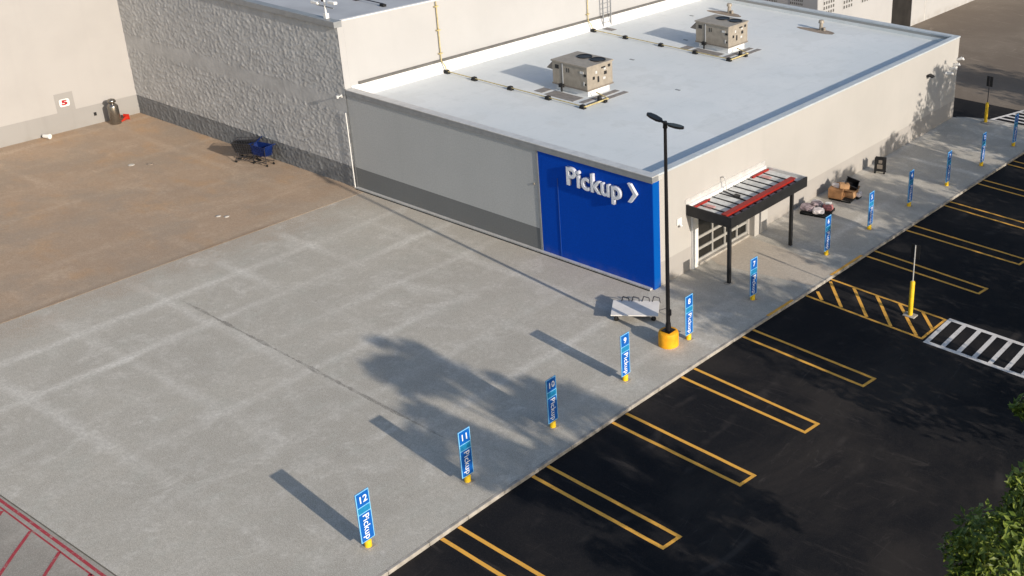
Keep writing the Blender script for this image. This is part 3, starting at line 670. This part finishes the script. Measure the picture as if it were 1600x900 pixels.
# ------------------------------------------------------------------ pickup bay signs
SIGNS = [(12, 3.67, -17.61), (11, 3.67, -13.81), (10, 3.72, -10.03), (9, 3.75, -6.28), (8, 3.77, -2.51), (7, 3.89, 1.74), (6, 4.09, 7.38), (5, 4.26, 11.10), (4, 4.47, 14.83), (3, 4.78, 18.57), (2, 5.02, 22.47), (1, 5.17, 26.67)]
def make_sign():
    t = thing('bay_sign', '', 'sign', (0, 0, 0), 0, 'blue pickup bay signs along the kerb')
    MB().lathe([(.105, 0), (.105, .21), (.09, .235), (.02, .24)], (-.0, 0, 0), n=20).build('bollard', mt['yplastic'], t)
    MB().box(-.16, .16, -.16, .16, .001, .012).build('base_plate', mt['curb'], t)
    MB().box(-.045, .007, -.03, .03, .24, 1.80).build('post', mt['metalgrey'], t)
    p = MB().box(.018, .045, -.235, .235, .245, 1.95).build('panel', mt['slight'], t, bevel=.004)
    MB().box(.0455, .049, -.208, .208, 1.47, 1.925).box(.0455, .049, -.208, .208, .27, 1.21).build('blue_field', mt['sblue'], p)
    MB().box(.0455, .049, -.208, .208, 1.24, 1.44).build('teal_band', mt['sblue2'], p)
    MB().box(.008, .0165, -.235, .235, .245, 1.95).build('back_panel', mt['sblue'], t)
    text_mesh('word', 'Pickup', .31, .004, mt['swhite'], p, FX((.0525, .01, .74)) @ Matrix.Rotation(R_(-90), 4, 'Z'), .0015, 'CENTER', 1.0, 0, 1.06)
    return t
sg0 = make_sign()
desc = {12: 'nearest of the row at the open end', 11: 'second from the open end of the row', 10: 'between the shadowed concrete and bay lines', 9: 'last before the black lamp pole', 8: 'right beside the yellow lamp base',
        7: 'in front of the entrance canopy', 6: 'right of the canopy beside the pallet', 5: 'near the pile of cardboard boxes', 4: 'level with the black folded cart', 3: 'fourth from the far end', 2: 'second from the far end', 1: 'last of the row at the far crosswalk'}
desc[3] = 'between the black cart and the far wall corner'
for i, (num, x, y) in enumerate(SIGNS):
    if i == 0: s_ = sg0
    else: s_ = dup(sg0, (x, y, 0), 0, '')
    s_.location = (x, y, 0); s_.rotation_euler = (0, 0, R_(random.uniform(-2, 2)))
    s_['label'] = f'blue pickup sign numbered {num}, {desc[num]}'
for i, (num, x, y) in enumerate(SIGNS):
    s_ = [o for o in bpy.data.objects if o.name.startswith('bay_sign') and abs(o.location.y - y) < .01][0]
    text_mesh('bay_number', str(num), .32, .004, mt['swhite'], s_, FX((.0525, -.005, 1.69)), .004, 'CENTER', 1.0)

# ------------------------------------------------------------------ bollards with tall posts
def bol(loc, lab, hy, hp, plate):
    t = thing('sign_post', lab, 'sign', loc, 0, 'yellow bollards with sign posts')
    MB().box(-.28, .28, -.2, .2, .001, .06).build('footing', mt['curb'], t, bevel=.03)
    MB().lathe([(.10, .05), (.10, hy - .04), (.07, hy), (.02, hy + .005)], n=18).build('bollard', mt['yplastic'], t)
    MB().tube((0, 0, hy), (0, 0, hp), .026, .024, 10).build('post', mt['lightmetal'] if plate == 1 else mt['wire'], t)
    MB().box(-.20, .20, .03, .042, hp - .62, hp + .02).build('sign_plate', mt['charcoal'], t, bevel=.003)
bol((9.9, 4.62, ZA), 'yellow bollard with thin sign post in the hatched island', 1.62, 3.25, 1)
bol((2.1, 29.55, 0), 'yellow bollard with dark sign post at the far corner', 1.33, 2.95, 2)

# ------------------------------------------------------------------ flatbed trolley with the white board
t = thing('flatbed_trolley', 'low grey flatbed trolley carrying a white board beside the blue corner', 'trolley', (.85, -2.25, 0), R_(36.5))
MB().box(-.88, .88, -.52, .52, .26, .32).build('deck', mt['wire'], t)
for x in (-.75, .75):
    for y in (-.42, .42):
        f = MB().box(x - .03, x + .03, y - .05, y + .05, .12, .26).build('caster_fork', mt['wire'], t)
        MB().tube((x, y - .03, .10), (x, y + .03, .10), .10, n=16).build('wheel', mt['rubber'], f)
hb = MB()
for k in range(4):
    x = -.62 + k * .42
    hb.tube((x, .56, .3), (x + .08, .60, .58), .022, n=8).tube((x + .08, .60, .58), (x + .30, .62, .50), .022, n=8).tube((x + .30, .62, .50), (x + .34, .56, .3), .022, n=8)
hb.build('handle_loops', mt['wire'], t)
MB().tube((.9, -.1, .28), (1.25, .1, .30), .02, n=8).tube((1.25, .1, .3), (1.4, -.15, .03), .02, n=8).build('tow_bar', mt['wire'], t)
wbd = tag(MB().box(-.95, .95, -.64, .64, 0, .045).build('white_board', mt['board'], bevel=.006), 'large white board lying flat on the grey trolley', 'board')
wbd.location = (.85, -2.25, .325); wbd.rotation_euler = (0, R_(1.2), R_(36.5))

# ------------------------------------------------------------------ shopping carts by the rough wall
def make_cart(lab, bmat):
    t = thing('shopping_cart', lab, 'shopping cart', (0, 0, 0), 0, 'shopping carts by the rough wall')
    zb, zt = .48, .95; bb = [(-.38, -.18), (.38, -.22), (.38, .22), (-.38, .18)]; tt = [(-.52, -.23), (.46, -.30), (.46, .30), (-.52, .23)]
    w_ = MB()
    for i in range(4):
        a0, a1 = bb[i], bb[(i + 1) % 4]; c0, c1 = tt[i], tt[(i + 1) % 4]
        for k in range(9):
            f = k / 8; p = Vector((a0[0] + (a1[0] - a0[0]) * f, a0[1] + (a1[1] - a0[1]) * f, zb)); q = Vector((c0[0] + (c1[0] - c0[0]) * f, c0[1] + (c1[1] - c0[1]) * f, zt))
            w_.tube(p, q, .010, n=5, caps=False)
        for k in range(5):
            f = k / 4; p = Vector((*a0, zb)).lerp(Vector((*c0, zt)), f); q = Vector((*a1, zb)).lerp(Vector((*c1, zt)), f); w_.tube(p, q, .012 if k == 4 else .010, n=5)
    for k in range(7): w_.tube((-.36 + k * .12, -.19, zb), (-.36 + k * .12, .19, zb), .010, n=5)
    w_.build('basket', bmat, t)
    f = MB()
    for s in (-1, 1):
        f.tube((.46, .24 * s, .92), (.42, .22 * s, .16), .016, n=8).tube((.42, .22 * s, .16), (-.45, .19 * s, .16), .016, n=8).tube((-.40, .17 * s, .16), (-.30, .17 * s, .48), .016, n=8).tube((.46, .28 * s, .93), (.58, .28 * s, 1.0), .014, n=8)
    f.tube((-.1, -.2, .17), (-.1, .2, .17), .012, n=6).tube((.2, -.2, .17), (.2, .2, .17), .012, n=6)
    f.build('frame', mt['wire'], t)
    MB().tube((.58, -.29, 1.0), (.58, .29, 1.0), .024).build('handle', mt['cartblue'], t)
    for x in (-.42, .42):
        for y in (-.19, .19): MB().tube((x, y - .015, .06), (x, y + .015, .06), .06, n=14).build('wheel', mt['rubber'], t)
    return t
c1 = make_cart('dark wire shopping cart, the left one by the rough wall', mt['wire']); c1.location = (-27.05, -.75, 0); c1.rotation_euler = (0, 0, R_(35))
c2 = dup(c1, (-26.75, -1.10, 0), R_(30), 'dark wire shopping cart pushed into the other by the rough wall')
def shell(t_, m_): MB().add([(-.50, -.22, .94), (.45, -.29, .94), (.45, .29, .94), (-.50, .22, .94), (-.36, -.17, .5), (.36, -.20, .5), (.36, .20, .5), (-.36, .17, .5)], [(0, 4, 5, 1), (1, 5, 6, 2), (2, 6, 7, 3), (3, 7, 4, 0), (4, 7, 6, 5)]).build('basket_shell', m_, t_)
shell(c2, mt['charcoal'])
c3 = make_cart('blue plastic shopping cart, the right one by the rough wall', mt['cartblue']); c3.location = (-25.75, -.82, 0); c3.rotation_euler = (0, 0, R_(8))
shell(c3, mt['cartblue'])
for c_ in (c1, c2, c3): c_.scale = (1.15, 1.15, 1.15)

# ------------------------------------------------------------------ litter bin, cone, white bucket at the tall wall
t = thing('litter_bin', 'polished steel litter bin standing at the tall cream wall', 'litter bin', (-37.8, -1.9, 0)); t.scale = (1.05, 1.05, 1.22)
MB().lathe([(.24, 0), (.27, .03), (.27, .86), (.25, .90), (.16, .98)], n=28).build('body', mt['steel'], t)
MB().lathe([(.13, .98), (.13, 1.04), (.21, 1.06), (.21, 1.12), (.17, 1.18), (.05, 1.22)], n=28).build('lid', mt['steel'], t)
t = thing('traffic_cone', 'small red cone fallen over beside the steel bin', 'traffic cone', (-38.05, -1.15, .12), R_(-60))
MB().tube((0, 0, 0), (.48, 0, -.08), .11, .03, 14).build('cone', mt['redplastic'], t)
MB().box(-.03, 0, -.17, .17, -.115, .20).build('base', mt['redplastic'], t)
t = thing('bucket', 'small white bucket lying at the foot of the tall wall', 'bucket', (-38.2, -5.45, .14), R_(25))
MB().tube((-.18, 0, 0), (.18, 0, .0), .10, .135, 16).build('body', mt['whitep'], t)
MB().tube((.18, 0, .0), (.20, 0, 0), .145, .145, 16).build('rim', mt['whitep'], t)
random.seed(11)
for x, y, lab in ((-30.9, -4.95, 'small pale cap left on the brown concrete, nearer one'), (-30.3, -4.3, 'small dark cap left on the brown concrete, farther one')):
    tag(MB().lathe([(.16, .004), (.16, .02), (.09, .03), (.085, .022)], (x, y, .004), 14).build('drain_cap', mt['capgrey'] if x < -30.5 else mt['stain']), lab, 'drain cap')
tag(MB().lathe([(.12, .004), (.12, .02), (.04, .03)], (-21.4, -6.2, .004), 12).lathe([(.12, .004), (.12, .02), (.04, .03)], (-21.05, -6.0, .004), 12).build('survey_marker', mt['capgrey']), 'pair of small white markers on the brown concrete', 'marker')

# ------------------------------------------------------------------ pallets, bags and boxes by the side wall
def lump(name, loc, size, mat, lab, cat, seed, rz=0, group=None):
    bm = bmesh.new(); bmesh.ops.create_icosphere(bm, subdivisions=3, radius=1)
    for v in bm.verts:
        c = v.co.copy(); m = max(abs(c.x), abs(c.y), abs(c.z)); c = c.lerp(c / m, .55)
        c *= 1 + .16 * noise.noise(c * 1.9 + Vector((seed, 0, 0))) + .10 * noise.noise(c * 5 + Vector((0, seed, 0)))
        v.co = Vector((c.x * size[0], c.y * size[1], max(0, (c.z + .8) * size[2] / 1.8)))
    me = bpy.data.meshes.new(name); bm.to_mesh(me); bm.free(); me.materials.append(mat)
    o = bpy.data.objects.new(name, me); COL.objects.link(o); o.location = loc; o.rotation_euler = (0, 0, rz)
    return tag(o, lab, cat, group)
def make_pallet(loc, rz, lab, mat):
    t = thing('pallet', lab, 'pallet', loc, rz, 'pallets by the side wall')
    p = MB()
    for k in range(6): p.box(-.6, .6, -.5 + k * .18, -.5 + k * .18 + .11, .11, .135)
    p.build('deck_boards', mat, t)
    p = MB()
    for x in (-.56, 0, .56): p.box(x - .04, x + .04, -.5, .51, .025, .109)
    for y in (-.5, 0, .42): p.box(-.6, .6, y, y + .09, .001, .024)
    p.build('stringers', mat, t)
    return t
make_pallet((1.15, 11.35, 0), R_(12), 'dark pallet under the shrink wrapped packs', mt['rubber']).scale = (1.2, 1.2, 1)
make_pallet((1.25, 13.7, 0), R_(8), 'dark pallet under the cardboard boxes', mt['rubber'])
def pack(loc, size, mat, lab, s, rz=0):
    cx_, cy_ = 1.15, 11.35; loc = (cx_ + (loc[0] - cx_) * 1.15, cy_ + (loc[1] - cy_) * 1.15, loc[2] * (1 if loc[2] < .2 else 1.12)); size = tuple(q * 1.22 for q in size)
    lump('wrapped_pack', loc, size, mat, lab, 'pack', s, rz, 'shrink wrapped packs on the pallet')
pack((.80, 11.1, .137), (.30, .24, .24), mt['wrapg'], 'mauve grey wrapped pack at the near corner of the pallet', 1.2, .2)
pack((1.35, 11.1, .137), (.24, .22, .20), mt['wrapw'], 'pale wrapped pack in the middle of the pallet', 4.5, .5)
pack((.95, 11.62, .137), (.26, .20, .26), mt['wrapw'], 'pale wrapped pack against the wall side of the pallet', 7.1, -.2)
pack((1.50, 11.62, .137), (.22, .20, .24), mt['wrapp'], 'pink pack at the right end of the pallet', 9.4, .3)
pack((1.10, 11.35, .37), (.22, .16, .12), mt['wrapg'], 'mauve grey pack lying on top of the others', 5.4, .9)
tag(MB().box(-.16, .16, -.12, .12, 0, .03).build('white_tray', mt['whitep'], bevel=.01), 'flat white tray resting on the pink pack', 'tray'); bpy.data.objects['white_tray'].location = (1.55, 11.72, .455); bpy.data.objects['white_tray'].rotation_euler = (.1, -.1, .4)
def carton(loc, sz, rot, mat, lab, flaps=False):
    t = thing('cardboard_box', lab, 'box', loc, 0, 'cardboard boxes piled by the side wall'); t.rotation_euler = rot
    a, b, c = sz[0] / 2, sz[1] / 2, sz[2]
    MB().box(-a, a, -b, b, 0, c).build('box_body', mat, t, bevel=.008)
    MB().box(-a - .001, a + .001, -.03, .03, c - .08, c + .002).build('tape', mt['card2'] if mat == mt['card'] else mt['card'], t)
    if flaps:
        for s in (-1, 1):
            MB().box(-a, a, 0, .01, 0, .22, None, Matrix.Translation((0, s * b, c)) @ Matrix.Rotation(-s * 1.0, 4, 'X')).build('flap', mat, t)
carton((1.05, 13.35, .137), (.75, .55, .50), (0, 0, .2), mt['card'], 'large brown box at the lower left of the pile')
carton((1.55, 13.9, .137), (.62, .60, .34), (0, 0, .05), mt['card2'], 'tan box at the lower right of the pile', True)
carton((.85, 13.95, .137), (.55, .50, .46), (0, 0, .3), mt['card'], 'brown box at the back of the pile by the wall')
carton((1.35, 13.55, .65), (.50, .34, .24), (0, .12, .7), mt['card2'], 'tan box tilted on top of the large brown box')
bt = thing('storage_tote', 'black open tote tipped on top of the cardboard boxes', 'tote', (1.45, 14.05, .62)); bt.rotation_euler = (R_(30), R_(20), .5)
m_ = MB(); m_.box(-.33, .33, -.24, .24, 0, .02).box(-.33, -.31, -.24, .24, .021, .34).box(.31, .33, -.24, .24, .021, .34).box(-.309, .309, -.24, -.22, .021, .34).box(-.309, .309, .22, .24, .021, .34); m_.build('body', mt['black'], bt)
MB().box(-.36, .36, -.27, -.241, .30, .34).box(-.36, .36, .241, .27, .30, .34).build('rim', mt['charcoal'], bt)
lump('plastic_bag', (.95, 13.5, .638), (.24, .18, .16), mt['wrapw'], 'crumpled white bag on the brown boxes', 'bag', 2.2)
lump('plastic_bag', (1.85, 14.2, .1), (.16, .22, .24), mt['wrapw'], 'white bag hanging at the end of the box pallet', 'bag', 6.2)
tag(MB().box(1.86, 1.98, 13.95, 14.35, .003, .15).build('rubber_block', mt['rubber'], bevel=.02), 'black rubber block at the end of the box pallet', 'block')
t = thing('folded_cart', 'black folded utility cart standing alone by the side wall', 'cart', (1.0, 18.05, 0), R_(20))
MB().box(-.30, -.272, -.20, -.15, .10, .92).box(.272, .30, -.20, -.15, .10, .92).box(-.30, .30, -.20, -.15, .885, .93).build('side_frame', mt['black'], t, bevel=.02)
MB().box(-.30, .30, .12, .17, .10, .88).build('side_frame', mt['charcoal'], t, bevel=.02)
MB().box(-.26, .26, -.149, .119, .2, .26).box(-.26, .26, -.149, .119, .6, .65).build('shelf', mt['wire'], t)
MB().box(-.15, .15, -.215, -.201, .3, .55).box(-.08, .12, -.215, -.201, .62, .8).build('label_plate', mt['hvacd'], t)
MB().box(-.27, .27, -.199, -.151, .14, .88).build('side_panel', mt['charcoal'], t)
for x in (-.25, .25):
    for y in (-.17, .15): MB().tube((x, y - .02, .06), (x, y + .02, .06), .06, n=12).build('wheel', mt['rubber'], t)

# ------------------------------------------------------------------ trees
def leafy(name, seed, clumps, per, size, spread):
    rnd = random.Random(seed); vs = []; fs = []
    for (c, r) in clumps:
        subs = [(Vector(c) + Vector((rnd.gauss(0, 1), rnd.gauss(0, 1), rnd.gauss(0, .8))).normalized() * r * rnd.uniform(.45, 1.0), rnd.uniform(.22, .42) * r) for _ in range(26)]
        for sc_, sr in subs:
            for _ in range(per // 26):
                d = Vector((rnd.gauss(0, 1), rnd.gauss(0, 1), rnd.gauss(0, 1))).normalized() * sr * rnd.uniform(.3, 1.08)
                p = sc_ + d; s = size * rnd.uniform(.6, 1.3)
                q = Euler((rnd.uniform(-.9, .9), rnd.uniform(-.9, .9), rnd.uniform(0, 6.3))).to_matrix()
                o = len(vs)
                for k in ((-s, 0, 0), (0, -s * .42, .1 * s), (s, 0, -.12 * s), (0, s * .42, .1 * s)): vs.append(tuple(p + q @ Vector(k)))
                fs.append((o, o + 1, o + 2, o + 3))
    me = bpy.data.meshes.new(name); me.from_pydata(vs, [], fs); me.materials.append(mt['leaf']); return me
def make_tree(lab, seed, h, r, per, leaf, z0=2.6, layers=14, fat=.48):
    rnd = random.Random(seed); t = thing('tree', lab, 'tree', (0, 0, 0), 0, 'trees along the parking lot island')
    tr = MB(); pts = [Vector((0, 0, 0)), Vector((.08, .05, h * .22)), Vector((-.05, .1, h * .45)), Vector((.1, 0, h * .7)), Vector((0, 0, h * .9))]
    rr = [.2, .16, .13, .07, .03]
    for a, b, ra, rb_ in zip(pts, pts[1:], rr, rr[1:]): tr.tube(a, b, ra, rb_, 10)
    cl = []
    nz = layers
    for i in range(nz):
        f = (i + .5) / nz; z = z0 + (h - z0) * f; rad = r * (math.sin(math.pi * (.12 + .8 * f)) ** .7); a = i * 2.4 + rnd.uniform(-.4, .4)
        c = Vector((math.cos(a) * rad * .62, math.sin(a) * rad * .62, z)); cl.append((c, rad * fat + .25))
        st = pts[2].lerp(pts[3], f) if f > .3 else pts[1].lerp(pts[2], .6)
        tr.tube(st, st.lerp(c, .9), .055, .02, 7)
    cl.append((Vector((0, 0, (z0 + h) / 2)), r * fat * .9))
    tr.build('trunk', mt['bark'], t)
    me = leafy('crown', seed, cl, per, leaf, 1)
    c = bpy.data.objects.new('crown', me); COL.objects.link(c); c.parent = t
    return t
ta = make_tree('leafy green tree at the lower right corner of the lot', 5, 10.4, 3.4, 2600, .115, 2.6, 11, .33)
ta.location = (23.45, -13.35, ZA)
tb = make_tree('tree on the island opposite the lamp pole', 9, 8.0, 3.2, 640, .17)
tb.location = (23.2, -.9, ZA)
for x, y, s, rz, lab in ((22.6, 6.9, .98, 1, 'tree on the island opposite the canopy'), (20.6, 12.9, .95, 2.1, 'tree on the island opposite the pallets'), (19.3, 18.8, .93, 3.3, 'tree on the island opposite the black cart'),
                         (16.2, 25.2, 1.12, 4.2, 'taller tree on the island near the far crosswalk'), (19.5, 36, 1.1, 5.2, 'tree beyond the far crosswalk')):
    dup(tb, (x, y, ZA), rz, lab, None, (s, s, s))

SC.render.engine = 'CYCLES'
SC.cycles.max_bounces = 6
